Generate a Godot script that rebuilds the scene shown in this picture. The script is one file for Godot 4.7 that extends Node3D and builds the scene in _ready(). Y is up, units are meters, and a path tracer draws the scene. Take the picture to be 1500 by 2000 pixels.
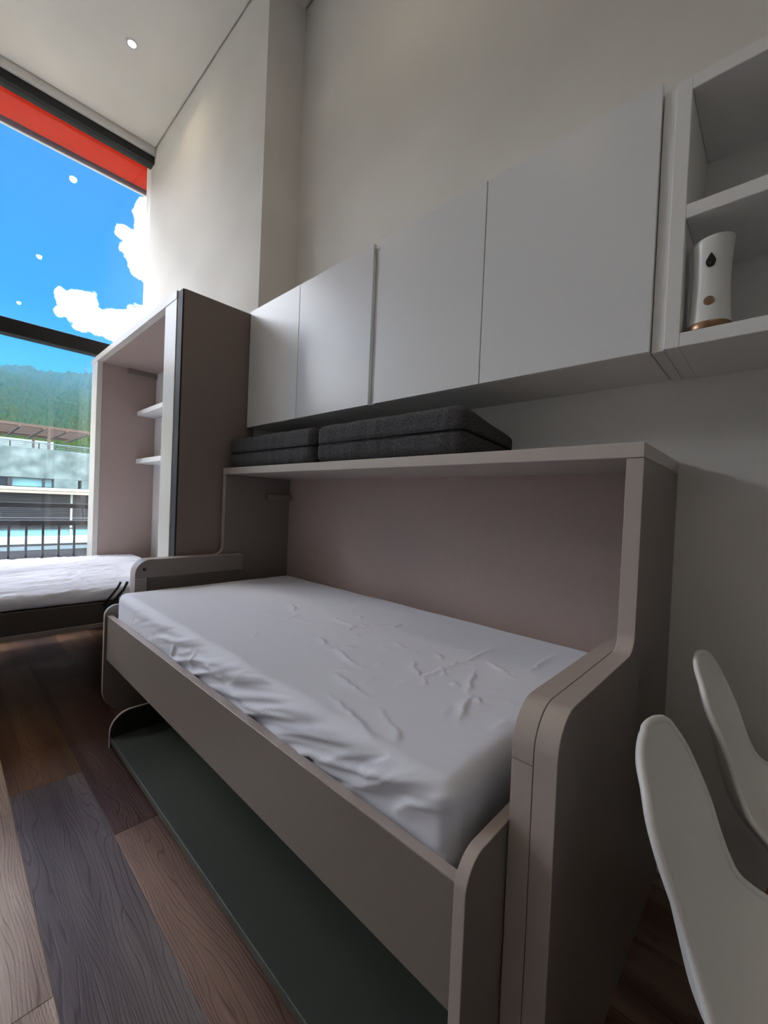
extends Node3D

var M := {}
var names := {}
const CLOUD := 30.0

# ---------------------------------------------------------------- helpers
func numbered(called: String) -> String:
	var n: int = names.get(called, 0)
	names[called] = n + 1
	return called if n == 0 else "%s_%03d" % [called, n]

func thing(called: String, label: String, category: String, at := Vector3.ZERO, group := "") -> Node3D:
	var o := Node3D.new()
	o.name = numbered(called)
	add_child(o)
	o.position = at
	tag(o, label, category, group)
	return o

func tag(o: Node, label: String, category: String, group := "", kind := "") -> void:
	if label: o.set_meta("label", label)
	if category: o.set_meta("category", category)
	if group: o.set_meta("group", group)
	if kind: o.set_meta("kind", kind)

func part(called: String, mesh: Mesh, mat: Material, parent: Node, label := "") -> MeshInstance3D:
	var o := MeshInstance3D.new()
	o.name = numbered(called) if parent == self else called
	o.mesh = mesh
	o.material_override = mat
	o.cast_shadow = GeometryInstance3D.SHADOW_CASTING_SETTING_ON
	parent.add_child(o, true)
	if label: o.set_meta("label", label)
	return o

func struct(called: String, mesh: Mesh, mat: Material, label := "", category := "") -> MeshInstance3D:
	var o := part(called, mesh, mat, self)
	o.set_meta("kind", "structure")
	if label: o.set_meta("label", label)
	if category: o.set_meta("category", category)
	return o

# corners a, b, c, d run counter-clockwise seen from outside
func quad(st: SurfaceTool, a: Vector3, b: Vector3, c: Vector3, d: Vector3) -> void:
	for v in [a, c, b, a, d, c]: st.add_vertex(v)

func tri(st: SurfaceTool, a: Vector3, b: Vector3, c: Vector3) -> void:
	for v in [a, c, b]: st.add_vertex(v)

func begin(smooth := false) -> SurfaceTool:
	var st := SurfaceTool.new()
	st.begin(Mesh.PRIMITIVE_TRIANGLES)
	st.set_smooth_group(0 if smooth else -1)
	return st

func done(st: SurfaceTool) -> ArrayMesh:
	st.generate_normals()
	return st.commit()

# a box with chamfered edges between two corners
func add_box(st: SurfaceTool, lo: Vector3, hi: Vector3, bev := 0.002) -> void:
	var c := (lo + hi) / 2
	var h := (hi - lo) / 2
	var b := minf(bev, minf(h.x, minf(h.y, h.z)) * 0.45)
	var f := func(s: Vector3, axis: int) -> Vector3:
		var p := Vector3(h.x * s.x, h.y * s.y, h.z * s.z)
		for k in 3:
			if k != axis: p[k] -= b * s[k]
		return c + p
	for axis in 3:
		var u := (axis + 1) % 3
		var v := (axis + 2) % 3
		for sg in [-1.0, 1.0]:
			var q := []
			for uv in [[-1, -1], [1, -1], [1, 1], [-1, 1]]:
				var s := Vector3.ZERO
				s[axis] = sg; s[u] = uv[0]; s[v] = uv[1]
				q.append(f.call(s, axis))
			if sg > 0: quad(st, q[0], q[1], q[2], q[3])
			else: quad(st, q[3], q[2], q[1], q[0])
	if b <= 0.0: return
	for axis in 3:                                     # edges along axis
		var u := (axis + 1) % 3
		var v := (axis + 2) % 3
		for su in [-1.0, 1.0]:
			for sv in [-1.0, 1.0]:
				var s0 := Vector3.ZERO
				s0[axis] = -1; s0[u] = su; s0[v] = sv
				var s1 := s0
				s1[axis] = 1
				var q := [f.call(s0, u), f.call(s1, u), f.call(s1, v), f.call(s0, v)]
				if su * sv > 0: q.reverse()
				quad(st, q[0], q[1], q[2], q[3])
	for sx in [-1.0, 1.0]:
		for sy in [-1.0, 1.0]:
			for sz in [-1.0, 1.0]:
				var s := Vector3(sx, sy, sz)
				if sx * sy * sz > 0: tri(st, f.call(s, 0), f.call(s, 1), f.call(s, 2))
				else: tri(st, f.call(s, 0), f.call(s, 2), f.call(s, 1))

func box(lo: Vector3, hi: Vector3, bev := 0.002) -> ArrayMesh:
	var st := begin()
	add_box(st, lo, hi, bev)
	return done(st)

func bx(x0, y0, z0, x1, y1, z1, bev := 0.002) -> ArrayMesh:
	return box(Vector3(x0, y0, z0), Vector3(x1, y1, z1), bev)

# a polygon in (z, y) with some corners rounded: each entry [z, y, radius]
func rounded(pts: Array) -> PackedVector2Array:
	var out := PackedVector2Array()
	var n := pts.size()
	for i in n:
		var p := Vector2(pts[i][0], pts[i][1])
		var r: float = pts[i][2]
		if r <= 0.0:
			out.append(p)
			continue
		var a := (Vector2(pts[(i + n - 1) % n][0], pts[(i + n - 1) % n][1]) - p).normalized()
		var b := (Vector2(pts[(i + 1) % n][0], pts[(i + 1) % n][1]) - p).normalized()
		var half := acos(clampf(a.dot(b), -1, 1)) / 2
		var d := r / tan(half)
		var c := p + (a + b).normalized() * (r / sin(half))
		var s := (p + a * d) - c
		var e := (p + b * d) - c
		var turn := s.angle_to(e)
		for k in 25: out.append(c + s.rotated(turn * k / 24.0))
	return out

# extrude a (z, y) polygon from x0 to x1 with a small chamfer
func extrude(poly: PackedVector2Array, x0: float, x1: float, face: Material, bev := 0.001) -> ArrayMesh:
	if not Geometry2D.is_polygon_clockwise(poly):
		poly = poly.duplicate()
		poly.reverse()
	var n := poly.size()
	var inner := PackedVector2Array()
	for i in n:
		var e0 := (poly[i] - poly[(i + n - 1) % n]).normalized()
		var e1 := (poly[(i + 1) % n] - poly[i]).normalized()
		var m0 := Vector2(e0.y, -e0.x)
		var m1 := Vector2(e1.y, -e1.x)
		var m := (m0 + m1) / maxf(1.0 + m0.dot(m1), 0.2)
		inner.append(poly[i] + m * bev)
	var area := 0.0
	var area_in := 0.0
	for i in n:
		area += poly[i].cross(poly[(i + 1) % n])
		area_in += inner[i].cross(inner[(i + 1) % n])
	if absf(area_in) > absf(area):
		for i in n: inner[i] = 2 * poly[i] - inner[i]
	var sgn := signf(area)
	var st := begin()
	var v := func(p: Vector2, x: float) -> Vector3: return Vector3(x, p.y, p.x)
	for i in n:
		var j := (i + 1) % n
		var rings := [[inner, x0], [poly, x0 + bev], [poly, x1 - bev], [inner, x1]]
		for k in 3:
			var a: Vector3 = v.call(rings[k][0][i], rings[k][1])
			var b: Vector3 = v.call(rings[k][0][j], rings[k][1])
			var c: Vector3 = v.call(rings[k + 1][0][j], rings[k + 1][1])
			var d: Vector3 = v.call(rings[k + 1][0][i], rings[k + 1][1])
			if sgn > 0: quad(st, a, b, c, d)
			else: quad(st, d, c, b, a)
	var rim := done(st)
	rim.surface_set_material(0, M.lit_edge)
	st = begin()
	var ids := Geometry2D.triangulate_polygon(inner)
	for t in range(0, ids.size(), 3):
		var a: Vector2 = inner[ids[t]]
		var b: Vector2 = inner[ids[t + 1]]
		var c: Vector2 = inner[ids[t + 2]]
		if (b - a).cross(c - a) < 0:
			var w := b
			b = c
			c = w
		tri(st, v.call(a, x0), v.call(b, x0), v.call(c, x0))
		tri(st, v.call(a, x1), v.call(c, x1), v.call(b, x1))
	st.generate_normals()
	st.commit(rim)
	rim.surface_set_material(1, face)
	return rim

func tube(pts: Array, r: float, sides := 10) -> ArrayMesh:
	var st := begin(true)
	var rings := []
	var n := pts.size()
	var up := Vector3.UP
	for i in n:
		var t: Vector3 = (pts[mini(i + 1, n - 1)] - pts[maxi(i - 1, 0)]).normalized()
		if absf(t.dot(up)) > 0.9: up = Vector3.RIGHT
		var a := t.cross(up).normalized()
		var b := a.cross(t).normalized()
		up = b
		var ring := []
		for k in sides:
			var w := TAU * k / sides
			ring.append(pts[i] + (a * cos(w) + b * sin(w)) * r)
		rings.append(ring)
	for i in n - 1:
		for k in sides:
			var k2 := (k + 1) % sides
			quad(st, rings[i][k], rings[i + 1][k], rings[i + 1][k2], rings[i][k2])
	for k in sides:
		var k2 := (k + 1) % sides
		tri(st, pts[0], rings[0][k], rings[0][k2])
		tri(st, pts[n - 1], rings[n - 1][k2], rings[n - 1][k])
	return done(st)

# lathe: profile of [radius, y]
func lathe(prof: Array, sides := 40, smooth := true) -> ArrayMesh:
	var st := begin(smooth)
	for i in prof.size() - 1:
		for k in sides:
			var a := TAU * k / sides
			var b := TAU * (k + 1) / sides
			var p := func(j: int, w: float) -> Vector3: return Vector3(prof[j][0] * cos(w), prof[j][1], -prof[j][0] * sin(w))
			if prof[i][0] > 1e-6 and prof[i + 1][0] > 1e-6: quad(st, p.call(i, a), p.call(i, b), p.call(i + 1, b), p.call(i + 1, a))
			elif prof[i][0] > 1e-6: tri(st, p.call(i, a), p.call(i, b), p.call(i + 1, a))
			else: tri(st, p.call(i, a), p.call(i + 1, b), p.call(i + 1, a))
	return done(st)

# a box with soft round edges whose surface is pushed out by disp(point, normal)
func soft_box(lo: Vector3, hi: Vector3, r: float, step: float, disp: Callable) -> ArrayMesh:
	var st := begin(true)
	for axis in 3:
		var u := (axis + 1) % 3
		var v := (axis + 2) % 3
		var nu := maxi(6, int(round((hi[u] - lo[u]) / step)))
		var nv := maxi(6, int(round((hi[v] - lo[v]) / step)))
		for side in [0, 1]:
			var g := []
			for i in nu + 1:
				var row := PackedVector3Array()
				for j in nv + 1:
					var p := Vector3.ZERO
					p[axis] = hi[axis] if side else lo[axis]
					p[u] = lerpf(lo[u], hi[u], float(i) / nu)
					p[v] = lerpf(lo[v], hi[v], float(j) / nv)
					var q := p.clamp(lo + Vector3.ONE * r, hi - Vector3.ONE * r)
					var n := (p - q).normalized()
					var s := q + n * r
					row.append(s + n * float(disp.call(s, n)))
				g.append(row)
			for i in nu:
				for j in nv:
					if side: quad(st, g[i][j], g[i + 1][j], g[i + 1][j + 1], g[i][j + 1])
					else: quad(st, g[i][j], g[i][j + 1], g[i + 1][j + 1], g[i + 1][j])
	return done(st)

func mat(col: Color, rough := 0.6, spec := 0.5, metal := 0.0) -> StandardMaterial3D:
	var m := StandardMaterial3D.new()
	m.albedo_color = col
	m.roughness = rough
	m.metallic_specular = spec
	m.metallic = metal
	return m

func noise_tex(freq: float, lo: Color, hi: Color, size := 512, octaves := 4, sd := 1) -> NoiseTexture2D:
	var n := FastNoiseLite.new()
	n.seed = sd
	n.frequency = freq
	n.fractal_octaves = octaves
	var t := NoiseTexture2D.new()
	t.width = size
	t.height = size
	t.seamless = true
	t.noise = n
	var g := Gradient.new()
	g.set_color(0, lo)
	g.set_color(1, hi)
	t.color_ramp = g
	return t

func textured(m: StandardMaterial3D, tex: Texture2D, scale: float, bump: Texture2D = null, bump_scale := 0.0) -> StandardMaterial3D:
	if tex: m.albedo_texture = tex
	m.uv1_triplanar = true
	m.uv1_world_triplanar = true
	m.uv1_scale = Vector3.ONE * scale
	if bump:
		m.heightmap_enabled = true
		m.heightmap_texture = bump
		m.heightmap_scale = bump_scale
	return m

# ---------------------------------------------------------------- sky
func sky_image() -> ImageTexture:
	var W := 4096
	var H := 2048
	var img := Image.create(W, H, false, Image.FORMAT_RGBF)
	# clear air, linear light: paler towards the horizon
	for y in H:
		var el := 90.0 - 180.0 * (y + 0.5) / H
		var t := clampf(el / 42.0, 0.0, 1.0)
		var c := Color(0.09, 0.69, 1.5).lerp(Color(0.045, 0.36, 1.4), pow(t, 0.8))
		if el > 42: c = c.lerp(Color(0.05, 0.30, 1.2), (el - 42) / 48.0)
		if el < 0: c = Color(0.16, 0.17, 0.16)
		img.fill_rect(Rect2i(0, y, W, 1), c)
	# sunlit cumulus clouds: groups of [azimuth, elevation, half width, half height] in degrees
	var clouds := []
	var d := func(v: Vector3, w: float, h: float) -> Array:
		return [rad_to_deg(atan2(v.x, -v.z)), rad_to_deg(asin(v.y)), w, h]
	clouds.append([d.call(Vector3(-0.925, 0.331, -0.168), 2.4, 2.3), d.call(Vector3(-0.9242, 0.318, -0.205), 3.2, 1.9), d.call(Vector3(-0.907, 0.328, -0.262), 3.4, 2.0), d.call(Vector3(-0.89, 0.33, -0.31), 3.0, 2.2)])
	clouds.append([d.call(Vector3(-0.8403, 0.4855, -0.247), 1.7, 2.2), d.call(Vector3(-0.8645, 0.4409, -0.243), 2.1, 2.6), d.call(Vector3(-0.855, 0.43, -0.275), 2.6, 2.6), d.call(Vector3(-0.83, 0.47, -0.29), 3.0, 3.0)])
	clouds.append([d.call(Vector3(-0.8600, 0.4627, -0.215), 1.0, 0.7)])
	var rng := RandomNumberGenerator.new()
	rng.seed = 11
	for k in 150:
		var az := rng.randf_range(-180, 180)
		var el := rng.randf_range(6, 66)
		var grp := []
		var big := rng.randf_range(2.0, 5.5)
		var reach := big * 2.8 / cos(deg_to_rad(el))
		if az + reach > -98 and az - reach < -62 and el < 54: continue
		for j in rng.randi_range(3, 6):
			grp.append([az + rng.randf_range(-1.6, 1.6) * big, el + rng.randf_range(-0.4, 0.4) * big, big * rng.randf_range(0.6, 1.1) / cos(deg_to_rad(el)), big * rng.randf_range(0.5, 0.8)])
		clouds.append(grp)
	var nz := FastNoiseLite.new()
	nz.seed = 5
	nz.frequency = 0.42
	nz.fractal_octaves = 5
	var ppd := W / 360.0
	for ci in clouds.size():
		var grp: Array = clouds[ci]
		var a0 := 1e9
		var a1 := -1e9
		var e0 := 1e9
		var e1 := -1e9
		for b in grp:
			a0 = minf(a0, b[0] - b[2] * 1.5); a1 = maxf(a1, b[0] + b[2] * 1.5)
			e0 = minf(e0, b[1] - b[3] * 1.5); e1 = maxf(e1, b[1] + b[3] * 1.5)
		e0 = maxf(e0, 1.0)
		var st := 1 if ci < 3 else 4
		for py in range(int((90 - e1) * ppd), int((90 - e0) * ppd), st):
			for px in range(int((a0 + 180) * ppd), int((a1 + 180) * ppd), st):
				var az := px / ppd - 180.0
				var el := 90.0 - py / ppd
				var f := 0.0
				for b in grp:
					var q := Vector2((az - b[0]) / b[2], (el - b[1]) / b[3]).length_squared()
					if q < 2.2: f = maxf(f, 1.0 - q)
				if f <= 0.0: continue
				f += nz.get_noise_2d(az, el * 1.3) * 0.85 - 0.12
				var cov := smoothstep(0.0, 0.55, f)
				if cov <= 0.0: continue
				var wx := posmod(px - W / 2, W)
				var base := img.get_pixel(wx, py)
				var k := CLOUD * (0.75 + 0.5 * clampf(nz.get_noise_2d(az * 1.7 + 40, el * 1.7) + 0.5, 0, 1))
				var c := base.lerp(Color(k, k, k * 0.99), cov * cov)
				if st == 1: img.set_pixel(wx, py, c)
				else: img.fill_rect(Rect2i(wx, py, st, st), c)
	return ImageTexture.create_from_image(img)

# ---------------------------------------------------------------- wood floor texture
func wood_textures() -> Array:
	var W := 1024
	var H := 512
	var a := FastNoiseLite.new(); a.seed = 3; a.frequency = 0.9; a.fractal_octaves = 3
	var b := FastNoiseLite.new(); b.seed = 9; b.frequency = 1.0; b.fractal_octaves = 2
	var col := Image.create(W, H, false, Image.FORMAT_RGB8)
	var hgt := Image.create(W, H, false, Image.FORMAT_RGB8)
	# u covers 3 m along the boards, v covers 0.66 m across three boards
	for y in H:
		var v := 0.66 * y / H
		for x in W:
			var u := 3.0 * x / W
			var warp := a.get_noise_2d(u * 1.0, v * 9.0)
			var ring := (v - 0.11 + 0.035 * warp) * 105.0 + 4.5 * a.get_noise_2d(u * 0.6 + 7.0, v * 4.0)
			var s := absf(fposmod(ring, 1.0) - 0.5) * 2.0
			var lines := smoothstep(0.72, 1.0, s)
			var fine := b.get_noise_2d(u * 6.0, v * 260.0)
			var broad := a.get_noise_2d(u * 0.7 + 31.0, v * 7.0 + 3.0)
			var t := clampf(0.60 + 0.45 * broad + 0.10 * fine - 0.24 * lines, 0, 1)
			var c := Color(0.46, 0.38, 0.35).lerp(Color(1.0, 0.96, 0.92), t)
			col.set_pixel(x, y, c)
			var h := clampf(0.75 - 0.6 * lines + 0.18 * fine, 0, 1)
			hgt.set_pixel(x, y, Color(h, h, h))
	return [ImageTexture.create_from_image(col), ImageTexture.create_from_image(hgt)]

# ---------------------------------------------------------------- creases of the sheet
var creases := []

var warp := FastNoiseLite.new()

# a fold of the cloth along a line: steep on one side, easy on the other, fading at both ends
func add_crease(pts: Array, on_top: bool, amp: float, wid: float) -> void:
	var line := []
	var total := 0.0
	for p in pts:
		line.append(Vector3(p[0], 0.66, p[1]) if on_top else Vector3(p[0], minf(p[1], 0.655), 1.0))
	for i in line.size() - 1: total += line[i].distance_to(line[i + 1])
	var run := 0.0
	for i in line.size() - 1:
		var l: float = line[i].distance_to(line[i + 1])
		creases.append([line[i], line[i + 1], amp, wid, run / total, (run + l) / total, on_top])
		run += l

func crease_height(at: Vector3) -> float:
	var p := at + Vector3(warp.get_noise_3d(at.x, at.y, at.z), warp.get_noise_3d(at.x + 9.0, at.y, at.z), warp.get_noise_3d(at.x, at.y, at.z + 9.0)) * (0.018 if at.z < 0.96 else 0.005)
	var h := 0.0
	for c in creases:
		var a: Vector3 = c[0]
		var b: Vector3 = c[1]
		var w: float = c[3] * 6.0
		if p.x < minf(a.x, b.x) - w or p.x > maxf(a.x, b.x) + w or p.z < minf(a.z, b.z) - w or p.z > maxf(a.z, b.z) + w: continue
		var ab := b - a
		var t := clampf((p - a).dot(ab) / ab.length_squared(), 0, 1)
		var q := a + ab * t
		var dv := p - q
		var dist: float = dv.length() / float(c[3])
		var side := signf(ab.z * dv.x - ab.x * dv.z) if c[6] else signf(ab.x * dv.y - ab.y * dv.x)
		var fall := exp(-pow(dist / 0.8, 1.3)) if side > 0 else exp(-pow(dist / 2.1, 1.5))
		var along := lerpf(c[4], c[5], t)
		h = maxf(h, float(c[2]) * fall * pow(sin(PI * clampf(along, 0.0, 1.0)), 0.7))
	return h

# ---------------------------------------------------------------- chair
func chair_shell() -> ArrayMesh:
	# stations down the middle of the shell: forward, height, half width, how far the rim comes forward, how far it rises
	var S := [
		[-0.150, 0.805, 0.010, 0.000, 0.000], [-0.149, 0.801, 0.052, 0.003, -0.002], [-0.147, 0.792, 0.086, 0.008, -0.004], [-0.143, 0.773, 0.104, 0.014, -0.005], [-0.138, 0.746, 0.124, 0.020, -0.005],
		[-0.128, 0.706, 0.134, 0.026, -0.003], [-0.116, 0.663, 0.135, 0.031, 0.000], [-0.106, 0.620, 0.132, 0.036, 0.000], [-0.095, 0.580, 0.137, 0.038, 0.003], [-0.082, 0.541, 0.148, 0.042, 0.010],
		[-0.056, 0.504, 0.168, 0.053, 0.022], [-0.010, 0.470, 0.196, 0.056, 0.036], [0.050, 0.447, 0.218, 0.042, 0.044], [0.115, 0.434, 0.230, 0.022, 0.044], [0.180, 0.429, 0.230, 0.008, 0.040],
		[0.245, 0.431, 0.225, 0.000, 0.032], [0.300, 0.436, 0.212, -0.006, 0.022], [0.340, 0.434, 0.188, -0.012, 0.012], [0.362, 0.424, 0.150, -0.016, 0.006], [0.372, 0.410, 0.100, -0.016, 0.004]]
	# resample smoothly
	var rows := []
	for i in S.size() - 1:
		for k in 4:
			var t := k / 4.0
			var row := []
			for c in 5:
				row.append(cubic_interpolate(S[i][c], S[i + 1][c], S[maxi(i - 1, 0)][c], S[mini(i + 2, S.size() - 1)][c], t))
			rows.append(row)
	rows.append(S[-1])
	var NV := 28
	var g := []
	for r in rows:
		var line := []
		for j in NV + 1:
			var w := -1.0 + 2.0 * j / NV
			var e := pow(absf(w), 2.4)
			line.append(Vector3(r[0] + r[3] * e, r[1] + r[4] * e, r[2] * w))
		g.append(line)
	# normals of the mid surface, to give it thickness with a rolled rim
	var th := 0.0035
	var st := begin(true)
	var nrm := []
	for i in g.size():
		var line := []
		for j in NV + 1:
			var du: Vector3 = g[mini(i + 1, g.size() - 1)][j] - g[maxi(i - 1, 0)][j]
			var dv: Vector3 = g[i][mini(j + 1, NV)] - g[i][maxi(j - 1, 0)]
			line.append(dv.cross(du).normalized())
		nrm.append(line)
	var P := func(i: int, j: int, s: float) -> Vector3: return g[i][j] - nrm[i][j] * th * s
	for i in g.size() - 1:
		for j in NV:
			quad(st, P.call(i, j, -1), P.call(i + 1, j, -1), P.call(i + 1, j + 1, -1), P.call(i, j + 1, -1))
			quad(st, P.call(i, j, 1), P.call(i, j + 1, 1), P.call(i + 1, j + 1, 1), P.call(i + 1, j, 1))
	# rolled rim
	var rim := []
	for j in NV + 1: rim.append([0, j])
	for i in range(1, g.size()): rim.append([i, NV])
	for j in range(NV - 1, -1, -1): rim.append([g.size() - 1, j])
	for i in range(g.size() - 2, 0, -1): rim.append([i, 0])
	var cen := Vector3(0.0, 0.55, 0.0)
	var rings := []
	for k in rim.size():
		var p: Vector3 = g[rim[k][0]][rim[k][1]]
		var n: Vector3 = nrm[rim[k][0]][rim[k][1]]
		var q0: Vector3 = g[rim[(k + rim.size() - 1) % rim.size()][0]][rim[(k + rim.size() - 1) % rim.size()][1]]
		var q1: Vector3 = g[rim[(k + 1) % rim.size()][0]][rim[(k + 1) % rim.size()][1]]
		var o := (q1 - q0).normalized().cross(n)
		var ring := []
		for s in 8:
			var w := TAU * s / 8.0
			ring.append(p + (o * cos(w) + n * sin(w)) * 0.0062)
		rings.append(ring)
	for k in rings.size():
		var k2 := (k + 1) % rings.size()
		for s in 8:
			quad(st, rings[k][s], rings[k][(s + 1) % 8], rings[k2][(s + 1) % 8], rings[k2][s])
	return done(st)

func make_chair(label: String, at: Vector3) -> Node3D:
	var t := thing("shell_chair", label, "chair", at, "white shell chairs beside the bed")
	part("seat_shell", chair_shell(), M.plastic, t)
	for s in [[-1, -1], [-1, 1], [1, -1], [1, 1]]:
		var top := Vector3(0.14 + 0.10 * s[0], 0.40, 0.10 * s[1])
		var foot := Vector3(0.14 + 0.20 * s[0], 0.0, 0.19 * s[1])
		var st := begin(true)
		var ax := (foot - top).normalized()
		var a := ax.cross(Vector3.RIGHT).normalized()
		var b := a.cross(ax).normalized()
		for k in 12:
			var w0 := TAU * k / 12.0
			var w1 := TAU * (k + 1) / 12.0
			var d0 := a * cos(w0) + b * sin(w0)
			var d1 := a * cos(w1) + b * sin(w1)
			quad(st, foot + d0 * 0.010, foot + d1 * 0.010, top + d1 * 0.016, top + d0 * 0.016)
			tri(st, foot, foot + d1 * 0.010, foot + d0 * 0.010)
			tri(st, top, top + d0 * 0.016, top + d1 * 0.016)
		part("leg", done(st), M.beech, t)
	part("under_frame", bx(0.02, 0.392, -0.12, 0.26, 0.424, 0.12, 0.004), M.dark_metal, t)
	for s in [-1, 1]:
		part("brace", tube([Vector3(0.0, 0.20, 0.145 * s), Vector3(0.14, 0.27, 0.06 * s), Vector3(0.28, 0.20, 0.145 * s)], 0.004, 6), M.dark_metal, t)
	return t

# ---------------------------------------------------------------- the scene
func _ready() -> void:
	# camera: a very wide phone lens, eye at 1.12 m
	var cam := Camera3D.new()
	cam.name = "camera"
	add_child(cam)
	var yaw := deg_to_rad(43.1884)
	var pit := deg_to_rad(-0.9802)
	var rol := deg_to_rad(2.43096)
	var fwd := Vector3(-sin(yaw) * cos(pit), sin(pit), -cos(yaw) * cos(pit))
	var rt := fwd.cross(Vector3.UP).normalized()
	var upv := rt.cross(fwd)
	cam.transform = Transform3D(Basis(rt * cos(rol) + upv * sin(rol), upv * cos(rol) - rt * sin(rol), -fwd), Vector3(0, 1.12, 1.57))
	cam.fov = rad_to_deg(2.0 * atan(1000.0 / 818.825))
	cam.near = 0.05
	cam.far = 2000.0
	cam.current = true

	var env := Environment.new()
	env.background_mode = Environment.BG_SKY
	var sky := Sky.new()
	var pano := PanoramaSkyMaterial.new()
	pano.panorama = sky_image()
	pano.energy_multiplier = 1.0
	sky.sky_material = pano
	env.sky = sky
	env.background_energy_multiplier = 1.0
	env.tonemap_mode = Environment.TONE_MAPPER_LINEAR
	env.tonemap_exposure = 1.0
	env.volumetric_fog_enabled = true
	env.volumetric_fog_density = 0.0
	env.sdfgi_enabled = true
	env.ssao_enabled = true
	env.ssil_enabled = true
	var we := WorldEnvironment.new()
	we.name = "world"
	we.environment = env
	add_child(we)

	# the sun stands high behind this building and lights the houses and the hill opposite
	var sun := DirectionalLight3D.new()
	sun.name = "sun"
	sun.light_color = Color(1.0, 0.95, 0.86)
	sun.light_energy = 0.9
	sun.light_angular_distance = 0.6
	sun.shadow_enabled = true
	add_child(sun)
	sun.look_at_from_position(Vector3.ZERO, Vector3(-0.50, -0.80, 0.22))

	materials()
	room()
	window()
	outside()
	bed()
	bed_mattress()
	cushions()
	wall_bed()
	cabinets()
	freshener()
	make_chair("white plastic shell chair standing further out from the grey wall than its twin", Vector3(0.02, 0, 0.836))
	make_chair("white plastic shell chair standing closest to the grey wall behind its twin", Vector3(0.028, 0, 0.358))
	downlights()

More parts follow.
